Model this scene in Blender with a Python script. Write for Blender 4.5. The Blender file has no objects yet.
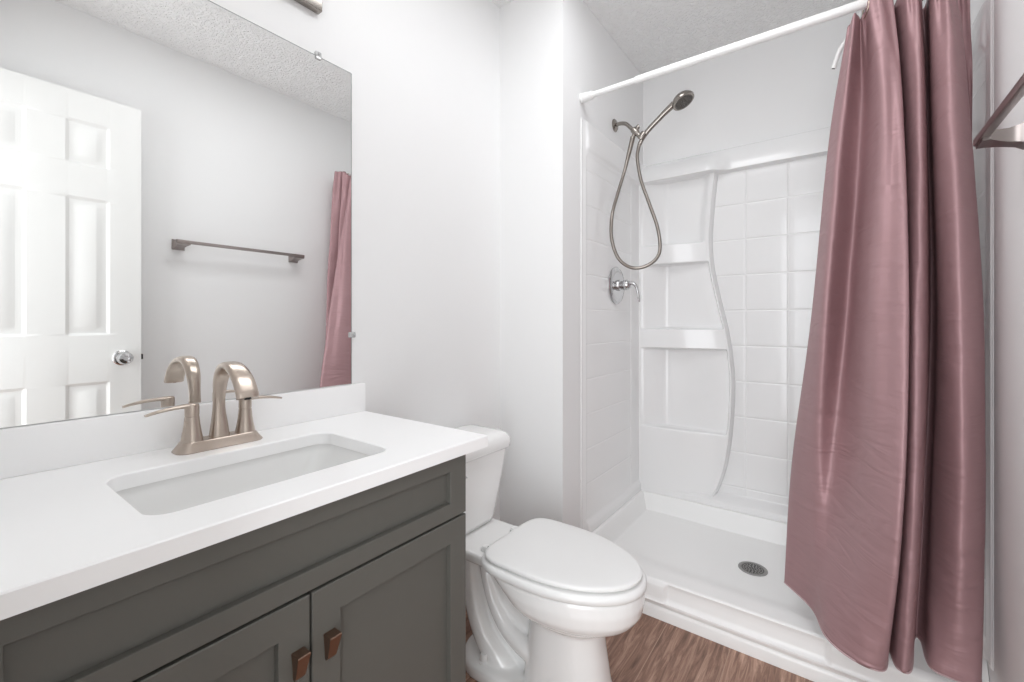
import bpy, bmesh, math, random
from mathutils import Vector, Matrix, noise as mnoise

scene = bpy.context.scene
COL = scene.collection
PI = math.pi

# ---------------------------------------------------------------- camera, light, exposure
FPX, YAW, HOR, CX, CZ = 439.5315, 36.3927, 322.0731, 1.1553, 1.0876
cam = bpy.data.cameras.new('camera')
cam.sensor_width = 36.0
cam.lens = FPX / 1024 * 36.0
cam.shift_y = -(341.0 - HOR) / 1024
cam.clip_start = 0.02
cam_ob = bpy.data.objects.new('camera', cam)
cam_ob.location = (CX, 0.0, CZ)
cam_ob.rotation_euler = (PI / 2, 0, math.radians(YAW))
COL.objects.link(cam_ob)
scene.camera = cam_ob

world = bpy.data.worlds.new('world')
scene.world = world
world.use_nodes = True
world.node_tree.nodes['Background'].inputs['Color'].default_value = (0.95,0.975,1.0,1)
world.node_tree.nodes['Background'].inputs['Strength'].default_value = 1.0

def area(name, loc, rot, sx, sy, power, color=(1, 1, 1)):
    l = bpy.data.lights.new(name, 'AREA')
    l.shape = 'RECTANGLE'
    l.size, l.size_y, l.energy, l.color = sx, sy, power, color
    o = bpy.data.objects.new(name, l)
    o.location, o.rotation_euler = loc, rot
    COL.objects.link(o)
    return o

# added fill light out in the hall, shining in through the open doorway
area('hall_fill', (1.16, -0.62, 1.15), (PI / 2, 0, 0), 0.95, 2.1, 21, (0.94, 0.968, 0.995))
# added wide fill light just under the ceiling, out of view, evens the room
area('overhead_fill', (0.70, 0.95, 2.415), (0, 0, 0), 0.42, 1.0, 5.8, (0.955, 0.975, 0.993))

scene.view_settings.view_transform = 'Standard'
scene.view_settings.look = 'None'
scene.view_settings.gamma = 1.0
scene.view_settings.use_curve_mapping = False
scene.view_settings.exposure = 0.39
scene.render.film_transparent = False
scene.cycles.max_bounces = 14
scene.cycles.diffuse_bounces = 8
scene.cycles.glossy_bounces = 6
scene.cycles.use_denoising = True

# ---------------------------------------------------------------- materials
def srgb(r, g, b):
    f = lambda c: c / 12.92 if c <= 0.04045 else ((c + 0.055) / 1.055) ** 2.4
    return (f(r / 255), f(g / 255), f(b / 255), 1)

class NT:
    def __init__(self, m):
        self.t = m.node_tree; self.n = self.t.nodes
        self.p = self.n['Principled BSDF']
    def new(self, kind, **kw):
        x = self.n.new(kind)
        for k, v in kw.items():
            if hasattr(x, k): setattr(x, k, v)
            else: x.inputs[k].default_value = v
        return x
    def link(self, a, b): self.t.links.new(a, b)

def mat(name, color, rough=0.5, metal=0.0, coat=0.0, spec=0.5, sheen=0.0):
    m = bpy.data.materials.new(name); m.use_nodes = True
    p = m.node_tree.nodes['Principled BSDF']
    p.inputs['Base Color'].default_value = color
    p.inputs['Roughness'].default_value = rough
    p.inputs['Metallic'].default_value = metal
    p.inputs['Coat Weight'].default_value = coat
    p.inputs['Coat Roughness'].default_value = 0.06
    p.inputs['Specular IOR Level'].default_value = spec
    p.inputs['Sheen Weight'].default_value = sheen
    return m

def bumped(m, scale, strength, dist, detail=3.0, stretch=(1, 1, 1)):
    k = NT(m)
    tc = k.new('ShaderNodeTexCoord')
    mp = k.new('ShaderNodeMapping'); mp.inputs['Scale'].default_value = stretch
    nz = k.new('ShaderNodeTexNoise'); nz.inputs['Scale'].default_value = scale; nz.inputs['Detail'].default_value = detail
    bp = k.new('ShaderNodeBump'); bp.inputs['Strength'].default_value = strength; bp.inputs['Distance'].default_value = dist
    k.link(tc.outputs['Object'], mp.inputs['Vector']); k.link(mp.outputs['Vector'], nz.inputs['Vector'])
    k.link(nz.outputs['Fac'], bp.inputs['Height']); k.link(bp.outputs['Normal'], k.p.inputs['Normal'])
    return m

M = {}
M['wall'] = bumped(mat('wall_paint', srgb(236, 236, 236), 0.62, spec=0.3), 160, 0.12, 0.002)
M['trim'] = mat('trim_paint', srgb(238, 238, 236), 0.35)
M['door'] = bumped(mat('door_paint', srgb(233, 233, 231), 0.42), 60, 0.05, 0.002, stretch=(1, 1, .08))
M['porcelain'] = mat('porcelain', srgb(246, 246, 245), 0.12, coat=0.5)
M['seat'] = mat('seat_plastic', srgb(238, 238, 237), 0.3)
M['acrylic'] = mat('acrylic', srgb(240, 240, 240), 0.22, coat=0.25)
M['pan'] = bumped(mat('pan_acrylic', srgb(246, 246, 245), 0.3), 500, 0.05, 0.001)
M['quartz'] = mat('quartz', srgb(250, 250, 250), 0.28)
M['basin'] = mat('basin', srgb(236, 236, 235), 0.15)
M['cabinet'] = bumped(mat('cabinet_paint', srgb(97, 96, 91), 0.5, spec=0.35), 90, 0.06, 0.001, stretch=(1, .15, 1))
M['kick'] = mat('toe_kick_paint', srgb(70, 69, 66), 0.6)
M['nickel'] = bumped(mat('brushed_nickel', srgb(190, 177, 166), 0.29, 1.0), 300, 0.05, 0.0005, stretch=(1, 1, .05))
M['shower_nickel'] = mat('satin_nickel', srgb(156, 150, 144), 0.22, 1.0)
M['chrome'] = mat('chrome', srgb(205, 205, 206), 0.07, 1.0)
M['bar'] = mat('bar_nickel', srgb(156, 147, 144), 0.28, 1.0)
M['bronze'] = bumped(mat('copper_bronze', srgb(150, 124, 108), 0.34, 1.0), 120, 0.15, 0.0008)
M['white_plastic'] = mat('white_plastic', srgb(240, 240, 239), 0.3)
M['dark'] = mat('dark_grille', srgb(40, 39, 38), 0.5)
M['drain'] = mat('drain_metal', srgb(150, 149, 147), 0.5, 0.0)
M['rubber'] = mat('nozzle_rubber', srgb(92, 88, 84), 0.5)
M['mirror'] = mat('mirror_glass', (0.93, 0.935, 0.93, 1), 0.0, 1.0)
M['clip'] = mat('clear_clip', srgb(235, 235, 235), 0.12)
M['clip'].node_tree.nodes['Principled BSDF'].inputs['Transmission Weight'].default_value = 0.5
M['ring'] = mat('ring_metal', srgb(200, 188, 172), 0.15, 1.0)
M['thread'] = mat('hem_thread', srgb(186, 160, 162), 0.7)

# frosted lamp glass that gives off light
m = mat('lamp_glass', srgb(250, 246, 238), 0.4)
p = m.node_tree.nodes['Principled BSDF']
p.inputs['Emission Color'].default_value = (1.0, 0.985, 0.965, 1)
p.inputs['Emission Strength'].default_value = 1.0
M['lamp'] = m

# ceiling: stomped knock-down texture
m = mat('ceiling_texture', srgb(244, 244, 244), 0.8, spec=0.25)
k = NT(m)
tc = k.new('ShaderNodeTexCoord')
n1 = k.new('ShaderNodeTexNoise'); n1.inputs['Scale'].default_value = 40; n1.inputs['Detail'].default_value = 3; n1.inputs['Distortion'].default_value = 1.6
n2 = k.new('ShaderNodeTexNoise'); n2.inputs['Scale'].default_value = 130; n2.inputs['Detail'].default_value = 2
rp = k.new('ShaderNodeValToRGB'); rp.color_ramp.elements[0].position = .42; rp.color_ramp.elements[1].position = .6
ad = k.new('ShaderNodeMath', operation='MULTIPLY_ADD'); ad.inputs[1].default_value = .35
bp = k.new('ShaderNodeBump'); bp.inputs['Strength'].default_value = .65; bp.inputs['Distance'].default_value = .006
k.link(tc.outputs['Object'], n1.inputs['Vector']); k.link(tc.outputs['Object'], n2.inputs['Vector'])
k.link(n1.outputs['Fac'], rp.inputs['Fac']); k.link(n2.outputs['Fac'], ad.inputs[0]); k.link(rp.outputs['Color'], ad.inputs[2])
k.link(ad.outputs[0], bp.inputs['Height']); k.link(bp.outputs['Normal'], k.p.inputs['Normal'])
M['ceiling'] = m

# floor: brown wood-look planks running along y
m = mat('wood_planks', srgb(130, 96, 80), 0.42)
k = NT(m)
tc = k.new('ShaderNodeTexCoord')
sp = k.new('ShaderNodeSeparateXYZ'); k.link(tc.outputs['Object'], sp.inputs[0])
cb = k.new('ShaderNodeCombineXYZ')
ax = k.new('ShaderNodeMath', operation='ADD'); ax.inputs[1].default_value = 0.163
k.link(sp.outputs['X'], ax.inputs[0]); k.link(sp.outputs['Y'], cb.inputs['X']); k.link(ax.outputs[0], cb.inputs['Y'])
br = k.new('ShaderNodeTexBrick'); br.offset = .37
br.inputs['Scale'].default_value = 1.0; br.inputs['Brick Width'].default_value = 1.22; br.inputs['Row Height'].default_value = .207
br.inputs['Mortar Size'].default_value = .0014; br.inputs['Mortar Smooth'].default_value = .3
br.inputs['Color1'].default_value = (.25, .25, .25, 1); br.inputs['Color2'].default_value = (.8, .8, .8, 1); br.inputs['Mortar'].default_value = (0, 0, 0, 1)
k.link(cb.outputs[0], br.inputs['Vector'])
mp = k.new('ShaderNodeMapping'); mp.inputs['Scale'].default_value = (1.0, .075, 1)
k.link(tc.outputs['Object'], mp.inputs['Vector'])
off = k.new('ShaderNodeVectorMath', operation='ADD'); k.link(mp.outputs[0], off.inputs[0]); k.link(br.outputs['Color'], off.inputs[1])
g1 = k.new('ShaderNodeTexNoise'); g1.inputs['Scale'].default_value = 58; g1.inputs['Detail'].default_value = 7; g1.inputs['Roughness'].default_value = .7; g1.inputs['Distortion'].default_value = .9
k.link(off.outputs[0], g1.inputs['Vector'])
rp = k.new('ShaderNodeValToRGB')
e = rp.color_ramp.elements
e[0].position, e[0].color = .30, srgb(92, 66, 54)
e[1].position, e[1].color = .70, srgb(196, 162, 142)
x = e.new(.5); x.color = srgb(146, 112, 95)
k.link(g1.outputs['Fac'], rp.inputs['Fac'])
hv = k.new('ShaderNodeHueSaturation')
mr = k.new('ShaderNodeMapRange'); mr.inputs['To Min'].default_value = .9; mr.inputs['To Max'].default_value = 1.14
k.link(br.outputs['Color'], mr.inputs['Value']); k.link(mr.outputs[0], hv.inputs['Value']); k.link(rp.outputs['Color'], hv.inputs['Color'])
mx = k.new('ShaderNodeMixRGB'); mx.inputs['Color2'].default_value = srgb(176, 146, 128)
k.link(br.outputs['Fac'], mx.inputs['Fac']); k.link(hv.outputs['Color'], mx.inputs['Color1']); k.link(mx.outputs[0], k.p.inputs['Base Color'])
bp = k.new('ShaderNodeBump'); bp.inputs['Strength'].default_value = .15; bp.inputs['Distance'].default_value = .002
k.link(g1.outputs['Fac'], bp.inputs['Height']); k.link(bp.outputs['Normal'], k.p.inputs['Normal'])
M['floor'] = m

# mauve satin of the curtain
m = mat('mauve_satin', srgb(166, 133, 136), 0.46, metal=0.25, spec=0.25)
k = NT(m)
tc = k.new('ShaderNodeTexCoord')
mp = k.new('ShaderNodeMapping'); mp.inputs['Scale'].default_value = (1, 1, 5)
nz = k.new('ShaderNodeTexNoise'); nz.inputs['Scale'].default_value = 4.5; nz.inputs['Detail'].default_value = 2; nz.inputs['Distortion'].default_value = 1.2
wv = k.new('ShaderNodeTexNoise'); wv.inputs['Scale'].default_value = 700
mp2 = k.new('ShaderNodeMapping'); mp2.inputs['Scale'].default_value = (.25, .25, 1)
b1 = k.new('ShaderNodeBump'); b1.inputs['Strength'].default_value = .42; b1.inputs['Distance'].default_value = .012
b2 = k.new('ShaderNodeBump'); b2.inputs['Strength'].default_value = .12; b2.inputs['Distance'].default_value = .0006
k.link(tc.outputs['Object'], mp.inputs['Vector']); k.link(mp.outputs[0], nz.inputs['Vector'])
k.link(tc.outputs['Object'], mp2.inputs['Vector']); k.link(mp2.outputs[0], wv.inputs['Vector'])
k.link(nz.outputs['Fac'], b1.inputs['Height']); k.link(wv.outputs['Fac'], b2.inputs['Height'])
k.link(b1.outputs['Normal'], b2.inputs['Normal']); k.link(b2.outputs['Normal'], k.p.inputs['Normal'])
M['satin'] = m

# ribbed hose
m = mat('ribbed_hose', srgb(146, 139, 133), 0.3, 1.0)
M['hose'] = m

# ---------------------------------------------------------------- helpers
def obj(name, bm, material, parent=None, smooth=True, angle=40):
    me = bpy.data.meshes.new(name)
    bmesh.ops.recalc_face_normals(bm, faces=bm.faces[:])
    bm.to_mesh(me); bm.free()
    me.materials.append(material)
    for f in me.polygons: f.use_smooth = smooth
    if smooth and angle < 180:
        me.set_sharp_from_angle(angle=math.radians(angle))
    o = bpy.data.objects.new(name, me)
    COL.objects.link(o)
    if parent is not None: o.parent = parent
    return o

def empty(name, loc=(0, 0, 0)):
    o = bpy.data.objects.new(name, None)
    o.empty_display_size = .05
    COL.objects.link(o)
    return o

def tag(o, label, cat, group=None):
    o['label'] = label; o['category'] = cat
    if group: o['group'] = group
    return o

def struct(o):
    o['kind'] = 'structure'
    return o

def box(bm, x0, x1, y0, y1, z0, z1, bev=0.0, seg=2):
    r = bmesh.ops.create_cube(bm, size=1.0)
    vs = r['verts']
    for v in vs:
        v.co = Vector((x0 + (v.co.x + .5) * (x1 - x0), y0 + (v.co.y + .5) * (y1 - y0), z0 + (v.co.z + .5) * (z1 - z0)))
    if bev > 0:
        es = list({e for v in vs for e in v.link_edges})
        bmesh.ops.bevel(bm, geom=es, offset=bev, segments=seg, profile=.5, affect='EDGES')
    return bm

def rings(bm, rs, cap0=True, cap1=True, closed=True):
    """loft: rs is a list of equal-length point rings"""
    vv = [[bm.verts.new(p) for p in r] for r in rs]
    n = len(vv[0])
    for a, b in zip(vv, vv[1:]):
        for i in range(n if closed else n - 1):
            j = (i + 1) % n
            try: bm.faces.new((a[i], a[j], b[j], b[i]))
            except ValueError: pass
    if cap0: bm.faces.new(vv[0])
    if cap1: bm.faces.new(vv[-1])
    return bm

def lathe(bm, prof, origin, axis, n=32, cap=True):
    """prof: list of (r, h) along axis from origin"""
    a = Vector(axis).normalized()
    t = Vector((0, 0, 1)) if abs(a.z) < .9 else Vector((1, 0, 0))
    u = a.cross(t).normalized(); w = a.cross(u)
    o = Vector(origin)
    rs = []
    for r, h in prof:
        r = max(r, 1e-4)
        rs.append([o + a * h + (u * math.cos(2 * PI * i / n) + w * math.sin(2 * PI * i / n)) * r for i in range(n)])
    return rings(bm, rs, cap, cap)

def catmull(pts, sub):
    P = [Vector(p) for p in pts]
    P = [P[0] * 2 - P[1]] + P + [P[-1] * 2 - P[-2]]
    out = []
    for i in range(1, len(P) - 2):
        for s in range(sub):
            t = s / sub
            a, b, c, d = P[i - 1], P[i], P[i + 1], P[i + 2]
            out.append(.5 * ((2 * b) + (c - a) * t + (2 * a - 5 * b + 4 * c - d) * t * t + (3 * b - a - 3 * c + d) * t ** 3))
    out.append(P[-2])
    return out

def sweep(bm, pts, rad, n=16, sub=6, side=None, power=2.0):
    """tube along pts; rad = number or list of r or (r_side, r_normal); side = fixed sideways vector for ribbons"""
    P = catmull(pts, sub)
    if not isinstance(rad, (list, tuple)): rad = [rad] * len(pts)
    R = [Vector((r, r, 0)) if not isinstance(r, (list, tuple)) else Vector((r[0], r[1], 0)) for r in rad]
    R = catmull(R, sub)
    rs = []
    prev = Vector(side) if side else None
    for i, p in enumerate(P):
        d = (P[min(i + 1, len(P) - 1)] - P[max(i - 1, 0)]).normalized()
        if prev is None:
            t = Vector((0, 0, 1)) if abs(d.z) < .9 else Vector((1, 0, 0))
            prev = d.cross(t)
        u = (prev - d * prev.dot(d)).normalized()
        if side is None: prev = u
        w = d.cross(u)
        ring = []
        for j in range(n):
            c, s = math.cos(2 * PI * j / n), math.sin(2 * PI * j / n)
            c = math.copysign(abs(c) ** (2 / power), c); s = math.copysign(abs(s) ** (2 / power), s)
            ring.append(p + u * c * R[i].x + w * s * R[i].y)
        rs.append(ring)
    return rings(bm, rs)

def rrect(x0, x1, y0, y1, z, r, n=6):
    pts = []
    for cx, cy, a in ((x1 - r, y1 - r, 0), (x0 + r, y1 - r, 90), (x0 + r, y0 + r, 180), (x1 - r, y0 + r, 270)):
        for i in range(n + 1):
            t = math.radians(a + 90 * i / n)
            pts.append(Vector((cx + r * math.cos(t), cy + r * math.sin(t), z)))
    return pts

def sstep(a, b, x):
    t = min(1, max(0, (x - a) / (b - a))); return t * t * (3 - 2 * t)

def wn(o):
    m_ = o.modifiers.new('wn', 'WEIGHTED_NORMAL'); m_.keep_sharp = True; m_.weight = 80
    return o

def grid(bm, us, vs, fn):
    g = [[bm.verts.new(fn(u, v)) for v in vs] for u in us]
    for i in range(len(us) - 1):
        for j in range(len(vs) - 1):
            bm.faces.new((g[i][j], g[i + 1][j], g[i + 1][j + 1], g[i][j + 1]))
    return g

def dense(a, b, step, marks, w=.006):
    s = set()
    n = max(1, int(round((b - a) / step)))
    for i in range(n + 1): s.add(round(a + (b - a) * i / n, 5))
    for c in marks:
        for d in (-w, -w * .66, -w * .33, 0, w * .33, w * .66, w):
            if a <= c + d <= b: s.add(round(c + d, 5))
    return sorted(s)

# ---------------------------------------------------------------- room shell
W, YS, XS, YB, ZC = 1.478, 1.48, 0.307, 2.3577, 2.4276
def sbox(name, material, *boxes, bev=0):
    bm = bmesh.new()
    for b in boxes: box(bm, *b, bev=bev)
    return struct(obj(name, bm, material, smooth=False))
sbox('floor', M['floor'], (-.1, 1.58, -2.2, 2.46, -.06, 0))
sbox('ceiling', M['ceiling'], (-.1, 1.58, -.12, 2.46, ZC, ZC + .06))
sbox('wall_left', M['wall'], (-.1, 0, -.12, YS, 0, ZC))
sbox('wall_partition', M['wall'], (-.1, XS, YS, 2.46, 0, ZC))
sbox('wall_right', M['wall'], (W, W + .1, -.12, 2.46, 0, ZC))
sbox('wall_back', M['wall'], (XS, W, YB, 2.46, 0, ZC))
DX0, DX1, DZ = .80, 1.437, 2.062
sbox('wall_front', M['wall'], (0, DX0 - .02, -.12, 0, 0, ZC), (DX1 + .018, W, -.12, 0, 0, ZC), (DX0 - .02, DX1 + .018, -.12, 0, DZ + .02, ZC))
sbox('trim_1', M['trim'], (DX0 - .02, DX0, -.125, .005, 0, DZ), (DX1, DX1 + .018, -.125, .005, 0, DZ), (DX0 - .02, DX1 + .018, -.125, .005, DZ, DZ + .02),
     (DX0 - .075, DX0 - .008, 0, .014, 0, DZ + .075), (DX0 - .008, W, 0, .014, DZ + .008, DZ + .075))
def baseboard(name, x0, x1, y0, y1):
    bm = bmesh.new()
    box(bm, x0, x1, y0, y1, 0, .082, bev=.004)
    struct(obj(name, bm, M['trim']))
baseboard('baseboard_left', 0, .013, .81, YS)
baseboard('baseboard_partition', .013, XS, YS - .013, YS)
baseboard('baseboard_right', W - .013, W, .02, 1.60)

# ---------------------------------------------------------------- open six-panel door along the right wall (seen in the mirror)
XD, YD, DT = 1.3994, .608, .035
door = struct(empty('door_1'))
door['label'] = 'white six panel door standing open against the right wall'
bm = bmesh.new()
zp = ((.22, .832), (1.03, 1.612), (1.745, 1.932))
yp = ((.112, .256), (.364, .502))
ycuts = dense(0, YD, .08, [], 0); zcuts = dense(.012, 2.05, .2, [], 0)
bev_w = (0, .006, .012, .03, .042)
for a, b in yp: ycuts += [round(a + d, 5) for d in bev_w] + [round(b - d, 5) for d in bev_w]
for a, b in zp: zcuts += [round(a + d, 5) for d in bev_w] + [round(b - d, 5) for d in bev_w]
def door_depth(y, z):
    for a, b in yp:
        for c, d in zp:
            if a <= y <= b and c <= z <= d:
                e = min(y - a, b - y, z - c, d - z)
                if e <= .012: return .007 * sstep(0, .012, e)
                if e <= .03: return .007
                return .007 - .0055 * sstep(.03, .042, e)
    return 0
for sgn, xf in ((1, XD), (-1, XD + DT)):
    grid(bm, sorted(set(ycuts)), sorted(set(zcuts)), lambda y, z: Vector((xf + sgn * door_depth(y, z), y, z)))
for a, b in (((0, .012), (YD, .012)), ((YD, .012), (YD, 2.05)), ((YD, 2.05), (0, 2.05)), ((0, 2.05), (0, .012))):
    v = [bm.verts.new(Vector(c)) for c in ((XD, *a), (XD, *b), (XD + DT, *b), (XD + DT, *a))]
    bm.faces.new(v)
obj('door_leaf', bm, M['door'], door, angle=25)
for s, xf in ((-1, XD), (1, XD + DT)):
    bm = bmesh.new()
    k = .026 if s > 0 else 1
    if s < 0:
        lathe(bm, [(.033, 0), (.033, .004), (.028, .008), (.013, .011), (.012, .026), (.02, .034), (.0275, .044), (.028, .054), (.022, .064), (.010, .068), (.009, .066), (.0, .066)], (xf, .541, .93), (s, 0, 0))
    else:
        lathe(bm, [(.033, 0), (.033, .004), (.024, .008), (.02, .018), (.012, .022), (0, .023)], (xf, .541, .93), (s, 0, 0))
    obj('door_knob', bm, M['chrome'], door)
bm = bmesh.new(); box(bm, XD + .010, XD + .025, YD, YD + .010, .918, .942, bev=.002)
obj('latch', bm, M['dark'], door)
for z in (.25, 1.05, 1.85):
    bm = bmesh.new(); lathe(bm, [(.006, 0), (.006, .09)], (XD + DT, .004, z), (0, 0, 1), 12)
    obj('hinge', bm, M['chrome'], door)

# ---------------------------------------------------------------- vanity cabinet
CF = .478                      # front plane of the doors
CY0, CY1, CTOP = .003, .743, .794
van = tag(empty('vanity_cabinet'), 'dark grey shaker vanity cabinet with two doors under the white countertop', 'cabinet')
bm = bmesh.new()
t = .018
for b in ((.004, CF - .02, CY0, CY0 + t, .0, CTOP), (.004, CF - .02, CY1 - t, CY1, .0, CTOP), (.004, CF - .022, CY0 + t, CY1 - t, .09, .108), (.004, .016, CY0 + t, CY1 - t, .108, CTOP),
          (CF - .045, CF - .02, CY0 + t, CY1 - t, .74, CTOP), (CF - .045, CF - .022, CY0 + t, CY1 - t, .63, .675)):
    box(bm, *b, bev=.0008, seg=1)
obj('carcass', bm, M['cabinet'], van, angle=30)
bm = bmesh.new(); box(bm, CF - .09, CF - .075, CY0 + t, CY1 - t, 0, .09)
obj('toe_kick', bm, M['kick'], van, smooth=False)
def shaker(name, y0, y1, z0, z1, rail, stile=None, rec=.012):
    """one shaker front: raised frame round a recessed flat panel"""
    bm = bmesh.new()
    e = .0015
    def rect(x, a, b=None):
        b = a if b is None else b
        return [Vector((x, y0 + b, z0 + a)), Vector((x, y1 - b, z0 + a)), Vector((x, y1 - b, z1 - a)), Vector((x, y0 + b, z1 - a))]
    r = rail; q = stile or rail
    rings(bm, [rect(CF - .02, 0), rect(CF - e, 0), rect(CF, e), rect(CF, r, q), rect(CF - .001, r + .0008, q + .0008), rect(CF - rec, r + .001, q + .001)], True, True)
    return obj(name, bm, M['cabinet'], van, angle=20)
shaker('drawer_front', CY0, CY1, .657, CTOP - .001, .0325, .049)
def pull(door_ob, y, z1=.575, h=.043, w=.0205):
    bm = bmesh.new()
    z0 = z1 - h
    top = [(CF, -w * .5), (CF + .024, -w * .5), (CF + .024, w * .5), (CF, w * .5)]
    def R(xo, hw, z): return [Vector((CF, y - hw, z)), Vector((xo, y - hw, z)), Vector((xo, y + hw, z)), Vector((CF, y + hw, z))]
    rings(bm, [R(CF + .0045, w * .36, z0), R(CF + .0085, w * .38, z0 + .004), R(CF + .0125, w * .41, z0 + .016), R(CF + .0205, w * .5, z1 - .0015), R(CF + .0195, w * .48, z1)])
    o = obj('pull', bm, M['bronze'], door_ob, angle=20)
    o['label'] = 'wedge shaped copper bronze pull'
dl = shaker('door', CY0, .3745, .09, .652, .049)
dr = shaker('door', .3785, CY1, .09, .652, .049)
pull(dl, .3545); pull(dr, .4075)

# ---------------------------------------------------------------- countertop with sink cut-out, backsplash
ZT, YE = .8216, .80
ct = empty('countertop'); tag(ct, 'white quartz countertop with backsplash and sink cutout on the grey cabinet', 'countertop')
SX0, SX1, SY0, SY1 = .152, .408, .187, .592
def cut_ring(a, z): return rrect(SX0 + a, SX1 - a, SY0 + a, SY1 - a, z, .035, 7)
def out_ring(a, z):
    r = rrect(0, 1, 0, 1, z, .1, 7)
    res = []
    for i, p in enumerate(cut_ring(0, z)):
        q = i // 8
        c = Vector(((.4957 - a, .0005 + a)[q in (1, 2)], (YE - a, .0 + a)[q in (2, 3)], z))
        # spread corner points so the ring stays regular
        res.append(c)
    return res
bm = bmesh.new()
cut_top, cut_mid, cut_bot = cut_ring(-.002, ZT), cut_ring(0, ZT - .002), cut_ring(0, ZT - .0268)
vt = [bm.verts.new(p) for p in cut_top]; vm = [bm.verts.new(p) for p in cut_mid]; vb = [bm.verts.new(p) for p in cut_bot]
n = len(vt)
for i in range(n):
    j = (i + 1) % n
    bm.faces.new((vt[i], vt[j], vm[j], vm[i])); bm.faces.new((vm[i], vm[j], vb[j], vb[i]))
X0, X1, Y0, Y1 = .0005, .4957, .0005, YE
e = .002
def corners(x1, y1, z, a): return [bm.verts.new((x1 - a, y1 - a, z)), bm.verts.new((X0, y1 - a, z)), bm.verts.new((X0, Y0, z)), bm.verts.new((x1 - a, Y0, z))]
ot = corners(X1, Y1, ZT, e); om = corners(X1, Y1, ZT - e, 0); ob_ = corners(X1, Y1, ZT - .0268, 0)
for q in range(4):
    r = (q + 1) % 4
    bm.faces.new((ot[q], ot[r], om[r], om[q])); bm.faces.new((om[q], om[r], ob_[r], ob_[q]))
    for vs, os_ in ((vt, ot), (vb, ob_)):
        for i in range(7): bm.faces.new((vs[q * 8 + i], vs[q * 8 + i + 1], os_[q]))
        bm.faces.new((vs[q * 8 + 7], vs[(q * 8 + 8) % n], os_[r], os_[q]))
obj('slab', bm, M['quartz'], ct, angle=30)
bm = bmesh.new(); box(bm, .0005, .0205, .0005, YE, ZT, .9047, bev=.0015)
obj('backsplash', bm, M['quartz'], ct, angle=30)

sink = tag(empty('sink'), 'white rectangular undermount sink set under the countertop cutout', 'sink')
bm = bmesh.new()
prof = [(-.025, -.025, ZT - .0275), (-.011, -.011, ZT - .0275), (-.0105, -.010, ZT - .034), (-.004, .012, ZT - .08), (.006, .040, ZT - .115), (.020, .062, ZT - .130), (.05, .10, ZT - .138), (.09, .15, ZT - .140)]
rr = []
for a, b, z in prof:
    rad = max(.012, .045 - max(0, a) * .3)
    rr.append(rrect(SX0 + a, SX1 - a, SY0 + b, SY1 - b, z, rad, 7))
rings(bm, rr, False, True)
o = obj('basin', bm, M['basin'], sink, angle=60)
o.modifiers.new('s', 'SOLIDIFY').thickness = .006; o.modifiers['s'].offset = 1
bm = bmesh.new(); lathe(bm, [(.022, 0), (.022, .003), (.017, .005), (.012, .002), (0, .002)], ((SX0 + SX1) / 2 - .01, (SY0 + SY1) / 2, ZT - .140), (0, 0, 1))
obj('drain', bm, M['nickel'], sink)

# ---------------------------------------------------------------- faucet
FX, FY = .08, .391
fa = tag(empty('faucet'), 'brushed nickel two handle faucet with arched spout behind the sink', 'faucet')
bm = bmesh.new()
rr = []
for z, hx, hy in ((0, .0300, .0825), (.002, .0305, .0830), (.006, .0280, .0800), (.012, .0245, .0755), (.018, .0222, .0715), (.020, .0205, .0695)):
    rr.append(rrect(FX - hx, FX + hx, FY - hy, FY + hy, ZT + z, min(hx, hy) * .72, 8))
rings(bm, rr)
obj('base_plate', bm, M['nickel'], fa)
for s in (-1, 1):
    hy = FY + s * .051
    bm = bmesh.new()
    lathe(bm, [(.0208, .014), (.0196, .022), (.0165, .038), (.0142, .054), (.0128, .070), (.0128, .0705), (.0122, .071), (.0122, .0725), (.0128, .073), (.0128, .092), (.0122, .095), (.0105, .0965), (.0, .097)], (FX, hy, ZT), (0, 0, 1), 28)
    h = obj('handle', bm, M['nickel'], fa)
    bm = bmesh.new()
    zl = ZT + .092
    sweep(bm, [(FX, hy - s * .006, zl + .0005), (FX, hy + s * .012, zl + .001), (FX + .002, hy + s * .035, zl + .000), (FX + .003, hy + s * .058, zl - .003), (FX + .004, hy + s * .078, zl - .0075)],
          [(.0115, .0042), (.0105, .0040), (.0080, .0034), (.0068, .0030), (.0058, .0022)], n=16, side=(1, 0, 0), power=2.6)
    obj('lever', bm, M['nickel'], h)
bm = bmesh.new()
path = [(.078, FY, ZT + .016), (.078, FY, ZT + .045), (.076, FY, ZT + .075), (.077, FY, ZT + .105), (.085, FY, ZT + .140), (.105, FY, ZT + .166), (.133, FY, ZT + .1755), (.163, FY, ZT + .170), (.192, FY, ZT + .152), (.211, FY, ZT + .128), (.217, FY, ZT + .115)]
rad = [(.0190, .0180), (.0155, .0140), (.0118, .0110), (.0112, .0105), (.0140, .0098), (.0158, .0088), (.0175, .0082), (.0190, .0080), (.0202, .0080), (.0208, .0080), (.0210, .0080)]
sweep(bm, path, rad, n=24, sub=6, side=(0, 1, 0), power=2.7)
sp_ = obj('spout', bm, M['nickel'], fa)
bm = bmesh.new(); lathe(bm, [(.0062, 0), (.0062, .004), (.0045, .0045), (0, .003)], (.216, FY, ZT + .1165), (.25, 0, -1), 16)
obj('aerator', bm, M['dark'], sp_)

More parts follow.
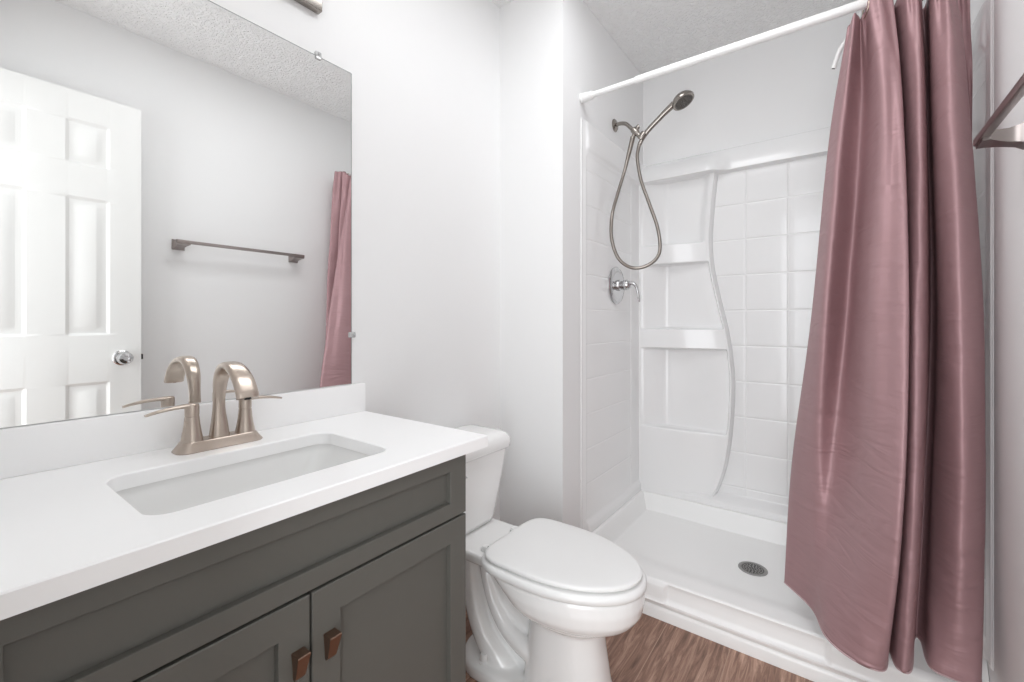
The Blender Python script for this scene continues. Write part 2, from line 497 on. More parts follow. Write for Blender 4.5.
# ---------------------------------------------------------------- wall mirror
mi = tag(empty('wall_mirror'), 'large frameless mirror above the vanity held by clear clips', 'mirror')
MY0, MY1, MZ0, MZ1 = .004, .7615, .9055, 1.8194
bm = bmesh.new()
box(bm, .0005, .0062, MY0, MY1, MZ0, MZ1, bev=.0008, seg=1)
obj('glass', bm, M['mirror'], mi, smooth=False)
bm = bmesh.new()
box(bm, .0004, .0064, MY1 - .0002, MY1 + .0012, MZ0, MZ1); box(bm, .0004, .0064, MY0, MY1, MZ1 - .0002, MZ1 + .001)
obj('edge', bm, mat('glass_edge', srgb(150, 154, 152), .2), mi, smooth=False)
for y, z, ny, nz in ((.658, MZ1, 0, 1), (.10, MZ1, 0, 1), (MY1, 1.05, 1, 0)):
    bm = bmesh.new()
    if nz: box(bm, .0004, .011, y - .008, y + .008, z - .008, z + .012, bev=.002); lathe(bm, [(.004, 0), (.003, .002), (0, .0025)], (.011, y, z + .006), (1, 0, 0), 12)
    else: box(bm, .0004, .011, y - .008, y + .012, z - .008, z + .008, bev=.002); lathe(bm, [(.004, 0), (.003, .002), (0, .0025)], (.011, y + .006, z), (1, 0, 0), 12)
    obj('clip', bm, M['clip'], mi)

# ---------------------------------------------------------------- vanity light
vl = tag(empty('vanity_light'), 'nickel bar vanity light with frosted shades on the wall above the mirror', 'lamp')
bm = bmesh.new(); box(bm, .0005, .022, .10, .662, 1.938, 2.045, bev=.002)
obj('backplate', bm, M['shower_nickel'], vl, angle=30)
for y in (.19, .38, .57):
    bm = bmesh.new()
    sweep(bm, [(.02, y, 1.99), (.06, y, 1.985), (.095, y, 1.99), (.105, y, 2.02)], .008, n=12)
    lathe(bm, [(.0, 0), (.022, .001), (.026, .012), (.026, .02)], (.105, y, 2.015), (0, 0, 1), 24)
    arm = obj('arm', bm, M['shower_nickel'], vl)
    bm = bmesh.new()
    lathe(bm, [(.018, 0), (.030, .006), (.042, .03), (.052, .07), (.058, .115), (.055, .115), (.049, .07), (.038, .03), (.02, .012)], (.105, y, 2.033), (0, 0, 1), 32, cap=True)
    obj('shade', bm, M['lamp'], vl)

# ---------------------------------------------------------------- toilet
TY = 1.12
def egg(z, xb, xf, hw, xc=None, nf=2.0, nb=3.2, n=48, yc=TY):
    xc = xc if xc is not None else xb + (xf - xb) * .40
    pts = []
    for i in range(n):
        a = 2 * PI * i / n
        c, s = math.cos(a), math.sin(a)
        p = nf if c >= 0 else nb
        # superellipse, radius along angle
        A = (xf - xc) if c >= 0 else (xc - xb)
        cx = math.copysign(abs(c) ** (2 / p), c); sy = math.copysign(abs(s) ** (2 / p), s)
        pts.append(Vector((xc + A * cx, yc + hw * sy, z)))
    return pts
to = tag(empty('toilet'), 'white two piece toilet with closed lid between the vanity and the partition wall', 'toilet')
bm = bmesh.new()
# bowl with its rim band and undercut
rings(bm, [egg(.381, .31, .742, .160, .475, 2.0, 3.4), egg(.376, .31, .749, .167, .475, 2.0, 3.2), egg(.345, .345, .751, .168, .49, 2.0, 2.7), egg(.315, .375, .745, .163, .50, 2.0, 2.4), egg(.298, .395, .733, .153, .51, 2.0, 2.3),
           egg(.286, .405, .722, .140, .51, 2, 2.3), egg(.279, .41, .700, .122, .51, 2, 2.3), egg(.262, .41, .668, .100, .51), egg(.250, .415, .664, .097, .51), egg(.243, .42, .650, .088, .52)])
# pedestal column
rings(bm, [egg(.255, .420, .632, .078, .52, 2.4, 2.6), egg(.18, .415, .641, .083, .52, 2.4, 2.6), egg(.09, .405, .655, .090, .52, 2.4, 2.6), egg(.02, .40, .672, .100, .52, 2.4, 2.6), egg(.0, .40, .674, .102, .52, 2.4, 2.6)])
# tank deck and its neck
rr = []
for z, a, b in ((.384, .0, 0), (.379, .004, .004), (.356, .004, .004), (.346, -.010, -.010)):
    rr.append(rrect(.045 - a, .385 + a, TY - .112 - b, TY + .112 + b, z, .035, 6))
rings(bm, rr)
# web between deck, bowl and foot
rings(bm, [egg(.35, .12, .50, .060, .32), egg(.30, .17, .50, .038, .34), egg(.20, .20, .55, .030, .42), egg(.03, .22, .55, .030, .42)])
# trapway: a channel falling from the deck and splitting towards the foot and the pedestal
for s in (-1, 1):
    sweep(bm, [(.170, TY + s * .030, .34), (.185, TY + s * .034, .285), (.200, TY + s * .038, .215), (.225, TY + s * .044, .145), (.265, TY + s * .048, .085), (.315, TY + s * .050, .045), (.36, TY + s * .045, .02)],
          [.034, .032, .031, .032, .034, .036, .032], n=20, sub=8)
    sweep(bm, [(.235, TY + s * .020, .33), (.258, TY + s * .034, .265), (.295, TY + s * .040, .195), (.35, TY + s * .044, .145), (.43, TY + s * .046, .12), (.50, TY + s * .03, .11)],
          [.020, .019, .020, .024, .030, .03], n=18, sub=8)
# foot
rr = []
for z, a in ((0, .0), (.028, 0), (.038, -.004), (.045, -.016)):
    rr.append(rrect(.165 - a, .60, TY - .116 - a, TY + .116 + a, z, .112, 14))
rings(bm, rr)
bowl = obj('bowl', bm, M['porcelain'], to, angle=180)
md = bowl.modifiers.new('r', 'REMESH'); md.mode = 'VOXEL'; md.voxel_size = .0048; md.use_smooth_shade = True
md = bowl.modifiers.new('s', 'SMOOTH'); md.iterations = 6; md.factor = .5
# seat ring
bm = bmesh.new()
SE = dict(xc=.475, nf=2.0, nb=4.0)
rings(bm, [egg(.3855, .305, .750, .168, **SE), egg(.3815, .303, .754, .172, **SE), egg(.386, .300, .757, .175, **SE), egg(.396, .300, .757, .175, **SE), egg(.4015, .304, .752, .171, **SE), egg(.4035, .312, .744, .164, **SE)], True, True)
obj('seat', bm, M['seat'], to, angle=60)
bm = bmesh.new()
LE = dict(xc=.475, nf=2.0, nb=5.5)
rings(bm, [egg(.4035, .335, .715, .140, **LE), egg(.4085, .322, .738, .156, **LE), egg(.4105, .318, .744, .161, **LE), egg(.4165, .318, .745, .1615, **LE), egg(.4195, .320, .741, .1585, **LE), egg(.4205, .326, .733, .152, **LE), egg(.4215, .345, .69, .125, xc=.475, nf=2.0, nb=4), egg(.4220, .40, .58, .05, xc=.475, nf=2.0, nb=2.4)], True, True)
obj('lid', bm, M['seat'], to, angle=60)
for s in (-1, 1):
    bm = bmesh.new()
    y = TY + s * .075
    rings(bm, [rrect(.272, .316, y - .016, y + .016, .3835, .010), rrect(.272, .316, y - .016, y + .016, .392, .010), rrect(.278, .310, y - .011, y + .011, .398, .008)])
    sweep(bm, [(.313, y - .02, .4065), (.313, y + .02, .4065)], .0058, n=14, sub=2)
    obj('hinge', bm, M['seat'], to)
# tank
bm = bmesh.new()
rr = []
for z, x0, x1, hw in ((.386, .075, .160, .085), (.392, .050, .180, .100), (.41, .040, .187, .108), (.50, .030, .196, .128), (.60, .022, .204, .148), (.642, .020, .207, .155)):
    rr.append(rrect(x0, x1, TY - hw, TY + hw, z, .034, 8))
rings(bm, rr)
obj('tank', bm, M['porcelain'], to, angle=60)
bm = bmesh.new()
rr = []
for z, a in ((.6425, .004), (.646, .0), (.668, -.001), (.680, .002), (.690, .009), (.697, .020), (.700, .045)):
    rr.append(rrect(.012 + a * .6, 0.220 - a, TY - .162 + a, TY + .162 - a, z, .036 if a < .03 else .03, 8))
rings(bm, rr)
obj('tank_lid', bm, M['porcelain'], to, angle=60)
bm = bmesh.new()
lathe(bm, [(.011, 0), (.011, .006), (.006, .009), (.006, .016)], (.2035, TY - .125, .606), (1, 0, 0), 20)
sweep(bm, [(.218, TY - .135, .606), (.220, TY - .115, .604), (.221, TY - .098, .601)], [(.006, .004), (.006, .004), (.008, .004)], n=12)
obj('flush_lever', bm, M['chrome'], to)
for s in (-1, 1):
    bm = bmesh.new()
    lathe(bm, [(.0165, 0), (.0165, .008), (.0125, .011), (.0115, .026), (.009, .030), (0, .031)], (.285, TY + s * .084, .040), (0, 0, 1), 24)
    obj('bolt_cap', bm, M['seat'], to)

# ---------------------------------------------------------------- shower pan
pan = tag(empty('shower_pan'), 'white low shower pan with a front threshold on the wood floor', 'shower pan')
PX0, PX1, PY0, PY1 = XS + .001, W - .001, 1.612, YB - .002
bm = bmesh.new()
def pan_z(x, y):
    fl = .108 + .012 * min(1, math.hypot(x - .893, (y - 1.975)) / .5)
    side = .202 - (.202 - fl) * sstep(.030, .062, min(x - PX0, PX1 - x))
    back = .202 - (.202 - fl) * sstep(.090, .118, PY1 - y)
    curb = .133 - (.133 - fl) * sstep(.055, .16, y - 1.640)
    z = max(fl, side, back)
    if y < 1.83:
        tside = .202 - (.202 - curb) * sstep(.030, .062, min(x - PX0, PX1 - x))
        z = max(curb, min(z, tside)) if min(x - PX0, PX1 - x) > .062 else max(curb, .133 + (tside - .133) * sstep(1.64, 1.70, y))
    return z
xs = dense(PX0, PX1, .02, [PX0 + .030, PX0 + .046, PX0 + .060, PX1 - .030, PX1 - .046, PX1 - .06], .012)
ys = dense(1.640, PY1, .02, [1.70, 1.74, PY1 - .09, PY1 - .104, PY1 - .118], .012)
g = grid(bm, xs, ys, lambda x, y: Vector((x, y, pan_z(x, y))))
# apron below the curb: rim roll, sloping recessed face, bead, groove, floor strip
prof = [(1.640, .133, 0), (1.634, .1315, 0), (1.630, .128, .0), (1.627, .120, .7), (1.6255, .115, 1), (1.623, .098, 1), (1.620, .080, 1), (1.6185, .070, 1), (1.6165, .067, .6), (1.6135, .064, 0), (1.6125, .059, 0), (1.6135, .053, 0), (1.6185, .049, 0), (1.6195, .044, 0), (1.6145, .039, 0), (1.6125, .034, 0), (1.6120, .0, 0)]
xs2 = dense(PX0, PX1, .03, [.655, 1.135], .012)
def apron(x, k):
    y, z, r = prof[int(k)]
    mask = sstep(.645, .662, x) * (1 - sstep(1.128, 1.145, x))
    if 3 <= k <= 9: y += (mask - .0) * .007 * r - (1 - mask) * .006
    return Vector((x, y, z))
grid(bm, xs2, list(range(len(prof))), apron)
obj('base', bm, M['pan'], pan, angle=55)
bm = bmesh.new()
lathe(bm, [(.0, .0), (.052, 0), (.052, .003), (.049, .0045), (.043, .0040), (.042, .002), (.0, .002)], (.890, 1.968, .1085), (0, 0, 1), 48)
dr_ = obj('drain_cover', bm, M['drain'], pan)
bm = bmesh.new()
for i, (rr_, nn) in enumerate(((.0, 1), (.010, 6), (.0195, 10), (.029, 16))):
    for j in range(nn):
        a = 2 * PI * j / nn + i
        lathe(bm, [(.0036, 0), (.0036, .0008)], (.890 + rr_ * math.cos(a), 1.968 + rr_ * math.sin(a), .1106), (0, 0, 1), 10)
bm2 = bm
for j in range(36):
    a = 2 * PI * j / 36
    lathe(bm2, [(.0022, 0), (.0022, .0008)], (.890 + .0375 * math.cos(a), 1.968 + .0375 * math.sin(a), .1106), (0, 0, 1), 8)
obj('drain_holes', bm2, M['dark'], dr_, smooth=False)

# ---------------------------------------------------------------- shower surround
su = tag(empty('shower_surround'), 'glossy white shower surround with tile pattern and moulded corner shelves', 'shower surround')
ZB0, ZB1 = .2025, 1.930
YP = 2.340                        # tile plane of the back panel
def groove(v, marks, w=.0052, d=.0026):
    for c in marks:
        if abs(v - c) < w: return d * (1 - (abs(v - c) / w) ** 2)
    return 0
tz = [.295 + .1697 * i for i in range(0, 10)]
tx = [.468, .639, .81, .981, 1.152, 1.323]
def band(x, z):
    col = 1 - sstep(.672, .735, x)           # the moulding runs out over the corner column
    zb = 1.812
    if z > zb:                               # rolled moulding along the top
        t = (z - zb) / (ZB1 - zb)
        P = .032 + .046 * col
        return P * min(1, sstep(0, .06, t)) * math.cos(PI / 2 * t ** 1.15) ** .8 if t < 1 else 0
    if z < .262:
        return .064 * (1 - sstep(.222, .262, z))
    return 0
bm = bmesh.new()
xs = dense(XS + .004, W - .012, .03, tx, .0055)
zs = dense(ZB0, ZB1, .05, tz, .0055)
zs = sorted(set(zs + [round(1.808 + i * .004, 5) for i in range(31)] + [round(.226 + i * .004, 5) for i in range(10)]))
def backf(x, z):
    b = band(x, z)
    d = max(groove(x, tx), groove(z, tz)) if b < .001 else 0
    return Vector((x, YP - b + d, z))
g = grid(bm, xs, zs, backf)
def rim(bm, row, target):
    a = [bm.verts.new(target(v.co)) for v in row]
    for i in range(len(row) - 1): bm.faces.new((row[i], row[i + 1], a[i + 1], a[i]))
rim(bm, [c[-1] for c in g], lambda c: Vector((c.x, YB - .0005, c.z)))
rim(bm, [c[0] for c in g], lambda c: Vector((c.x, YB - .0005, c.z)))
wn(obj('back_panel', bm, M['acrylic'], su, angle=50))

# side panels
sz = [.553 + .147 * i for i in range(-1, 9)]
for side in (-1, 1):
    bm = bmesh.new()
    xw = XS if side < 0 else W
    sgn = 1 if side < 0 else -1
    ysd = sorted(set(dense(1.624, YP - .002, .06, [], 0) + [1.624, 1.626, 1.628, 1.630, 1.634, 1.640, 1.648, 1.652, 1.656, 1.664, 1.668, 1.672, 2.150, 2.160, 2.168, 2.30, 2.31, 2.32, 2.33, 2.336]))
    zsd = sorted(set(dense(ZB0, ZB1, .05, sz, .0055) + [round(1.79 + i * .007, 5) for i in range(20)] + [round(.226 + i * .004, 5) for i in range(10)]))
    def sidef(y, z):
        b = .0015 + .008 * sstep(1.624, 1.70, y) + .0035 * math.exp(-((y - 1.631) / .0035) ** 2)
        inner = sstep(1.664, 1.674, y)
        edge = 1 - sstep(2.148, 2.168, y)
        b += .016 * sstep(2.29, 2.338, y)
        if y > 1.66:
            t = (z - 1.80) / (ZB1 - 1.80)
            if t > 0: b += inner * .007 * sstep(0, .2, t) * (1 - .75 * sstep(.35, 1, t))
            b += inner * .012 * (1 - sstep(.228, .262, z))
        if 1.67 < y < 2.16 and .27 < z < 1.79:
            b -= .55 * groove(z, sz) + .003 * edge * inner
        return Vector((xw + sgn * b, y, z))
    g = grid(bm, ysd, zsd, sidef)
    rim(bm, [c[-1] for c in g], lambda c: Vector((xw + sgn * .0005, c.y, c.z)))
    rim(bm, g[0], lambda c: Vector((xw + sgn * .0005, c.y, c.z)))
    wn(obj('side_panel', bm, M['acrylic'], su, angle=50))

# moulded corner columns with three shelves each
ctrl = [(.20, .664), (.242, .678), (.285, .696), (.411, .730), (.58, .751), (.745, .760), (.863, .757), (1.027, .737), (1.169, .706), (1.338, .671), (1.45, .661), (1.53, .6605), (1.675, .671), (1.826, .685), (1.93, .690)]
cc = catmull([Vector((a, b, 0)) for a, b in ctrl], 12)
def xr(z):
    for a, b in zip(cc, cc[1:]):
        if a.x <= z <= b.x: return a.y + (b.y - a.y) * (z - a.x) / max(1e-6, b.x - a.x)
    return cc[0].y if z < cc[0].x else cc[-1].y
niches = ((.543, .957), (1.050, 1.388), (1.482, 1.818))
YF = 2.268
def column(mirror):
    bm = bmesh.new()
    fx = (lambda x: XS + W - x) if mirror else (lambda x: x)
    XL = XS + .006
    mk = [v for a in niches for v in a]
    zs = sorted(set(dense(ZB0 + .0005, 1.822, .018, mk, .0105)))
    nu = [i / 22 for i in range(23)]
    rows = []
    for z in zs:
        R = xr(z); row = []
        X = [XL + (R - .060 - XL) * u for u in nu] + [R - .06 + d for d in (.006, .012, .018)] + [R - .036 + d for d in (0, .004, .008, .011, .014, .017, .020, .023, .026, .029, .031, .033, .0345, .036)]
        rz = 0
        for a, b in niches:
            rz = max(rz, sstep(a - .001, a + .008, z) * (1 - sstep(b - .008, b + .001, z)))
        cap = 0
        foot = -.012 * (1 - sstep(.21, .30, z))
        for i, x in enumerate(X):
            ja, jb = (.062, .016) if z > 1.43 else (.022, .010)
            rx = min(1, max(0, (x - XL - .018) / .112)) * (1 - sstep(R - ja, R - jb, x))
            bead = .004 * math.exp(-((x - (R - .006)) / .0045) ** 2)
            round_ = .010 * sstep(R - .006, R, x)
            fr = YF + .036 * sstep(R - .26, R - .02, x) + round_
            row.append(Vector((fx(x), fr + (YP - .003 - fr) * rz * rx - bead, z)))
        row.append(Vector((fx(R + .004), YF + .056, z)))
        row.append(Vector((fx(R + .006), YP + .001, z)))
        rows.append(row)
    vv = [[bm.verts.new(p) for p in r] for r in rows]
    for a, b in zip(vv, vv[1:]):
        for i in range(len(a) - 1): bm.faces.new((a[i], a[i + 1], b[i + 1], b[i]))
    for r in (vv[0], vv[-1]):
        q = [bm.verts.new((v.co.x, YP + .001, v.co.z)) for v in r]
        for i in range(len(r) - 1):
            bm.faces.new((r[i], r[i + 1], q[i + 1], q[i]))
    o = obj('corner_shelves', bm, M['acrylic'], su, angle=62)
    o['label'] = 'moulded corner column with three recessed shelves'
column(False)

# ---------------------------------------------------------------- shower rod, rings, curtain
RY, RZ = 1.630, 2.010
ro = tag(empty('shower_rod'), 'white tension shower rod spanning the shower opening', 'shower rod')
bm = bmesh.new(); lathe(bm, [(.0108, 0), (.0108, .42)], (XS + .03, RY, RZ), (1, 0, 0), 24)
obj('inner_tube', bm, M['white_plastic'], ro)
bm = bmesh.new(); lathe(bm, [(.0125, 0), (.0137, .002), (.0137, .90), (.0125, .902)], (XS + .234, RY, RZ), (1, 0, 0), 24)
obj('outer_tube', bm, M['white_plastic'], ro)
for xw, s in ((XS, 1), (W - .0, -1)):
    bm = bmesh.new()
    lathe(bm, [(.018, 0), (.0195, .003), (.0195, .008), (.0175, .010), (.018, .013), (.0175, .016), (.018, .019), (.0175, .022), (.018, .025), (.0175, .028), (.018, .031), (.0165, .034), (.0155, .046), (.0165, .048), (.0155, .054), (.0125, .056)], (xw + s * .0005, RY, RZ), (s, 0, 0), 28)
    obj('end_cap', bm, M['white_plastic'], ro)

def ratio(px):
    u = (px - 512) / FPX; a = math.radians(YAW)
    return (-math.sin(a) + u * math.cos(a)) / (math.cos(a) + u * math.sin(a))
def at(px, y, z): return Vector((CX + y * ratio(px), y, z))
def hem(px, row, z):
    u = (px - 512) / FPX; a = math.radians(YAW)
    y = (CZ - z) * FPX / (row - HOR) * (math.cos(a) + u * math.sin(a))
    return at(px, y, z)
# plan of the cloth at five heights (each entry one fold line, left edge to right edge)
ZH = .22
top = [at(850, 1.680, 1.962), at(847, 1.660, 1.962), at(855, 1.600, 1.972), at(862, 1.650, 1.982), at(872, 1.598, 2.012), at(892, 1.605, 1.985), at(893, 1.655, 1.985), at(907, 1.59, 2.010), at(920, 1.60, 2.030), at(918, 1.69, 1.985), at(926, 1.69, 1.985), at(929, 1.60, 2.030), at(943, 1.56, 2.030), at(954, 1.59, 2.030), at(955, 1.66, 1.985), at(970, 1.67, 1.985)]
l1 = [at(835, 1.735, 1.65), at(829, 1.700, 1.65), at(842, 1.620, 1.65), at(861, 1.690, 1.65), at(880, 1.565, 1.65), at(902.5, 1.550, 1.65), at(899, 1.660, 1.65), at(913, 1.570, 1.65), at(926, 1.585, 1.65), at(924, 1.780, 1.65), at(933, 1.790, 1.65), at(931.5, 1.610, 1.65), at(950, 1.535, 1.65), at(968, 1.600, 1.65), at(965, 1.70, 1.65), at(975, 1.71, 1.65)]
l2 = [at(818, 1.800, 1.09), at(811, 1.745, 1.09), at(825, 1.620, 1.09), at(847, 1.700, 1.09), at(868, 1.535, 1.09), at(907, 1.460, 1.09), at(903, 1.590, 1.09), at(915, 1.520, 1.09), at(928, 1.570, 1.09), at(927, 1.800, 1.09), at(937, 1.800, 1.09), at(938, 1.610, 1.09), at(960, 1.510, 1.09), at(983, 1.580, 1.09), at(980, 1.660, 1.09), at(985.5, 1.690, 1.09)]
l3 = [at(803, 1.84, .60), at(792, 1.785, .60), at(814, 1.655, .60), at(836, 1.635, .60), at(866, 1.480, .60), at(901, 1.395, .60), at(897, 1.550, .60), at(909, 1.475, .60), at(922, 1.515, .60), at(921, 1.720, .60), at(930, 1.725, .60), at(933, 1.610, .60), at(960, 1.500, .60), at(984, 1.560, .60), at(981, 1.640, .60), at(985, 1.680, .60)]
l4 = [hem(793, 589, ZH), hem(785, 583, ZH), hem(812, 609, ZH), hem(826, 637, ZH), hem(853, 660, ZH), hem(884, 671, ZH), at(888, 1.53, ZH), hem(897, 668, ZH), hem(911, 671, ZH), at(914, 1.62, ZH), at(921, 1.62, ZH), hem(930, 667, ZH), hem(955, 680, ZH), hem(980, 686, ZH), at(977, 1.60, ZH), at(982, 1.64, ZH)]
levels = [top, l1, l2, l3, l4]
SUBT, SUBZ = 9, 54
cols = [catmull(lv, SUBT) for lv in levels]
nt = len(cols[0])
strands = [catmull([cols[k][i] for k in range(5)], SUBZ) for i in range(nt)]
bm = bmesh.new()
cv = []
for i, st in enumerate(strands):
    r = []
    for j, p in enumerate(st):
        q = Vector(p)
        w = mnoise.noise(Vector((i * .16, q.z * 5.0, 3.1))) * .0045 + mnoise.noise(Vector((i * .4, q.z * 16 + i * .25, 9.7))) * .0016
        w += .0055 * math.sin(i * .62 + 2.2 * mnoise.noise(Vector((7.0, i * .05, q.z * 1.1)))) * (.25 + .75 * sstep(.9, 1.8, q.z))
        w += .014 * math.exp(-((i - 40.5) / 1.7) ** 2) * sstep(.4, 1.2, q.z) * (1 - .6 * sstep(1.6, 1.9, q.z))
        # gathers near the rings
        w += .006 * sstep(1.72, 1.97, q.z) * math.sin(i * 1.1 + q.z * 9)
        # pressed-in packing creases across the cloth
        for zc_ in (1.43, 1.075, .80, .52):
            w += .0028 * math.exp(-((q.z - zc_ - .006 * mnoise.noise(Vector((i * .3, zc_, 0)))) / .007) ** 2)
        q.y += w
        q.x = min(q.x, W - .024)
        r.append(bm.verts.new(q))
    cv.append(r)
for a, b in zip(cv, cv[1:]):
    for j in range(len(a) - 1): bm.faces.new((a[j], a[j + 1], b[j + 1], b[j]))
cur = empty('shower_curtain'); tag(cur, 'mauve satin shower curtain gathered at the right end of the rod', 'shower curtain')
c_ob = obj('cloth', bm, M['satin'], cur, angle=180)
md = c_ob.modifiers.new('s', 'SOLIDIFY'); md.thickness = .0014; md.offset = 0
hem_pts = [st[-1].copy() for st in strands]
bm = bmesh.new()
sweep(bm, [(min(p.x, W - .024), p.y, p.z + .001) for p in hem_pts[::2]], .0022, n=8, sub=2)
obj('hem', bm, M['thread'], cur)

ring_src = None
for i, (x, tilt) in enumerate(((1.225, .25), (1.266, -.15), (1.279, .2), (1.345, -.1), (1.385, .15), (1.42, -.05))):
    if ring_src is None:
        bm = bmesh.new()
        n1, n2 = 32, 10
        R0, r0 = .0255, .0016
        rs = []
        for a in range(n1 + 1):
            t = 2 * PI * a / n1
            c = Vector((0, math.cos(t) * R0, math.sin(t) * R0 * 1.15))
            d = Vector((0, math.cos(t), math.sin(t)))
            rs.append([c + d * r0 * math.cos(2 * PI * b / n2) + Vector((1, 0, 0)) * r0 * math.sin(2 * PI * b / n2) for b in range(n2)])
        rings(bm, rs, False, False)
        for t in (1.25, 1.57, 1.89):
            bmesh.ops.create_uvsphere(bm, u_segments=12, v_segments=8, radius=.004, matrix=Matrix.Translation((0, math.cos(t) * R0, math.sin(t) * R0 * 1.15)))
        ring_src = obj('curtain_ring', bm, M['ring'])
        o = ring_src
    else:
        o = ring_src.copy(); COL.objects.link(o)
    o.location = (x, RY, RZ - .0125); o.rotation_euler = (0, tilt * .4, tilt)
    tag(o, 'small metal curtain ring holding the mauve curtain on the white rod', 'curtain ring', 'curtain rings on the rod')

# white plastic hanger tube behind the curtain's left edge
bm = bmesh.new()
a, b, c = at(833.5, 1.73, 1.893), at(841, 1.72, 1.945), at(856, 1.70, 1.982)
sweep(bm, [a, b, c, Vector((1.222, RY + .019, RZ + .004)), Vector((1.225, RY, RZ + .0205))], .0066, n=16, sub=5)
pt = obj('plastic_hook', bm, M['white_plastic'])
tag(pt, 'white plastic hook on the rod poking out behind the curtain edge', 'hook')
bm = bmesh.new(); d = (a - b).normalized()
lathe(bm, [(.0046, 0), (.0046, .0008)], a + d * .0002, d, 14)
obj('open_end', bm, M['dark'], pt)

# ---------------------------------------------------------------- shower head set
SYV = 1.972
xw = XS + .0115
sa = tag(empty('showerhead_mount'), 'satin nickel shower arm with holder bracket on the shower side wall', 'shower arm')
bm = bmesh.new(); lathe(bm, [(.030, 0), (.030, .003), (.024, .009), (.012, .012)], (XS + .0005, SYV, 2.022), (1, 0, 0), 32)
obj('flange', bm, M['shower_nickel'], sa)
bm = bmesh.new(); sweep(bm, [(XS + .004, SYV, 2.022), (.335, SYV, 2.024), (.362, SYV, 2.016), (.384, SYV, 1.994), (.400, SYV, 1.974)], .0088, n=18)
obj('arm', bm, M['shower_nickel'], sa)
bm = bmesh.new()
lathe(bm, [(.011, 0), (.0155, .004), (.0155, .028), (.012, .034), (.010, .052)], (.398, SYV, 1.982), (.62, 0, -.78), 24)
sweep(bm, [(.412, SYV, 1.966), (.4215, SYV, 1.985), (.428, SYV, 1.988)], [.010, .010, .0085], n=14)
lathe(bm, [(.0135, 0), (.0165, .003), (.0165, .030), (.0135, .036)], (.432, SYV, 1.924), (.62, 0, .78), 24)
sweep(bm, [(.408, SYV, 1.965), (.398, SYV, 1.940)], [.010, .009], n=14, sub=3)
obj('bracket', bm, M['shower_nickel'], sa)

hs = tag(empty('hand_shower'), 'satin nickel hand shower resting in the bracket with a looping hose', 'hand shower')
bm = bmesh.new()
sweep(bm, [(.430, SYV, 1.905), (.444, SYV, 1.927), (.470, SYV, 1.958), (.510, SYV, 1.990), (.545, SYV, 2.017), (.585, SYV, 2.044)], [.0095, .0100, .0115, .0118, .0125, .015], n=20)
obj('handle', bm, M['shower_nickel'], hs)
bm = bmesh.new()
hc = Vector((.620, SYV, 2.050)); hd = Vector((.45, -.06, -.88)).normalized()
lathe(bm, [(.0, -.022), (.020, -.023), (.037, -.015), (.046, -.004), (.049, .004), (.047, .011), (.043, .0125), (.0, .0125)], hc, hd, 40)
hh = obj('spray_head', bm, M['shower_nickel'], hs)
bm = bmesh.new()
lathe(bm, [(.039, .0), (.039, .0015), (.0, .0018)], hc + hd * .0122, hd, 36)
u = hd.cross(Vector((0, 0, 1))).normalized(); w = hd.cross(u)
for rr_, nn in ((.010, 6), (.020, 12), (.029, 18)):
    for j in range(nn):
        a = 2 * PI * j / nn
        lathe(bm, [(.0022, 0), (.0018, .003), (0, .0032)], hc + hd * .0135 + u * rr_ * math.cos(a) + w * rr_ * math.sin(a), hd, 8)
obj('spray_face', bm, M['rubber'], hh)
bm = bmesh.new()
yh = SYV
hp = [(.398, yh, 1.945), (.384, yh - .004, 1.885), (.366, yh - .02, 1.79), (.352, yh - .07, 1.67), (.349, yh - .125, 1.56), (.353, yh - .135, 1.455), (.378, yh - .115, 1.368), (.430, yh - .08, 1.328), (.495, yh - .055, 1.342), (.532, yh - .035, 1.395), (.517, yh - .01, 1.50), (.476, yh, 1.62), (.437, yh, 1.735), (.419, yh, 1.84), (.424, yh, 1.885), (.430, yh, 1.905)]
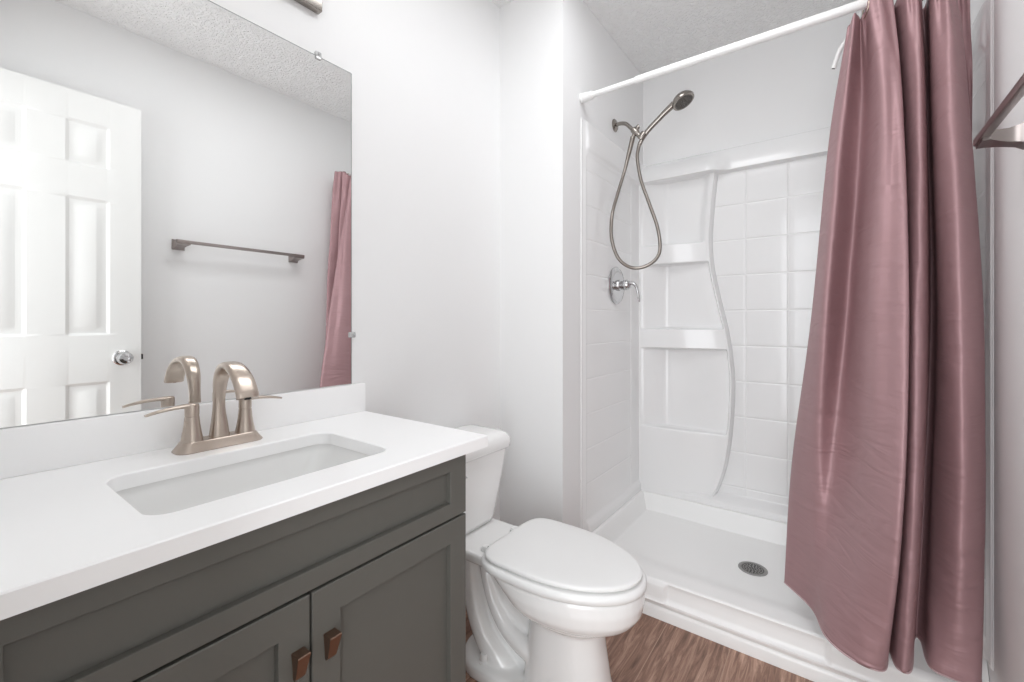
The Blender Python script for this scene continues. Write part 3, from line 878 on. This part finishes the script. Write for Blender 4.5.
sweep(bm, hp, [.0115, .0105] + [.0076] * 12 + [.0082, .0095], n=14, sub=9)
obj('hose', bm, M['hose'], hs)

sv = tag(empty('shower_valve'), 'round chrome shower valve with a curved lever on the side wall', 'shower valve')
xv = XS + .009
bm = bmesh.new(); lathe(bm, [(.088, 0), (.088, .003), (.083, .008), (.062, .011), (.055, .010), (.030, .013), (.028, .013)], (xv, SYV, 1.261), (1, 0, 0), 48)
obj('escutcheon', bm, M['chrome'], sv)
bm = bmesh.new(); lathe(bm, [(.027, .008), (.026, .022), (.020, .026), (.020, .034), (.024, .040), (.0245, .056), (.017, .068), (.006, .073), (0, .0735)], (xv, SYV, 1.261), (1, 0, 0), 32)
obj('hub', bm, M['chrome'], sv)
bm = bmesh.new()
sweep(bm, [(xv + .050, SYV, 1.266), (xv + .078, SYV, 1.268), (xv + .098, SYV, 1.252), (xv + .107, SYV, 1.222), (xv + .112, SYV, 1.190), (xv + .1135, SYV, 1.180)], [(.012, .010), (.010, .0085), (.010, .007), (.0105, .006), (.0110, .0055), (.006, .003)], n=16, side=(0, 1, 0))
obj('lever', bm, M['chrome'], sv)

# ---------------------------------------------------------------- towel bar on the right wall
tb = tag(empty('towel_bar'), 'square brushed nickel towel bar mounted on the right wall', 'towel bar')
bm = bmesh.new(); box(bm, 1.396, 1.411, .742, 1.370, 1.470, 1.485, bev=.0012)
obj('bar', bm, M['bar'], tb, angle=30)
for y in (.7705, 1.3415):
    bm = bmesh.new()
    rr = []
    for x, hy, z0, z1 in ((1.400, .0285, 1.464, 1.486), (1.412, .0285, 1.464, 1.486), (1.425, .021, 1.460, 1.484), (1.440, .018, 1.456, 1.484), (1.456, .0195, 1.452, 1.488), (1.468, .025, 1.446, 1.494), (1.4778, .0265, 1.444, 1.496)):
        rr.append([Vector((x, y - hy, z0)), Vector((x, y + hy, z0)), Vector((x, y + hy, z1)), Vector((x, y - hy, z1))])
    rings(bm, rr)
    obj('post', bm, M['bar'], tb, angle=25)
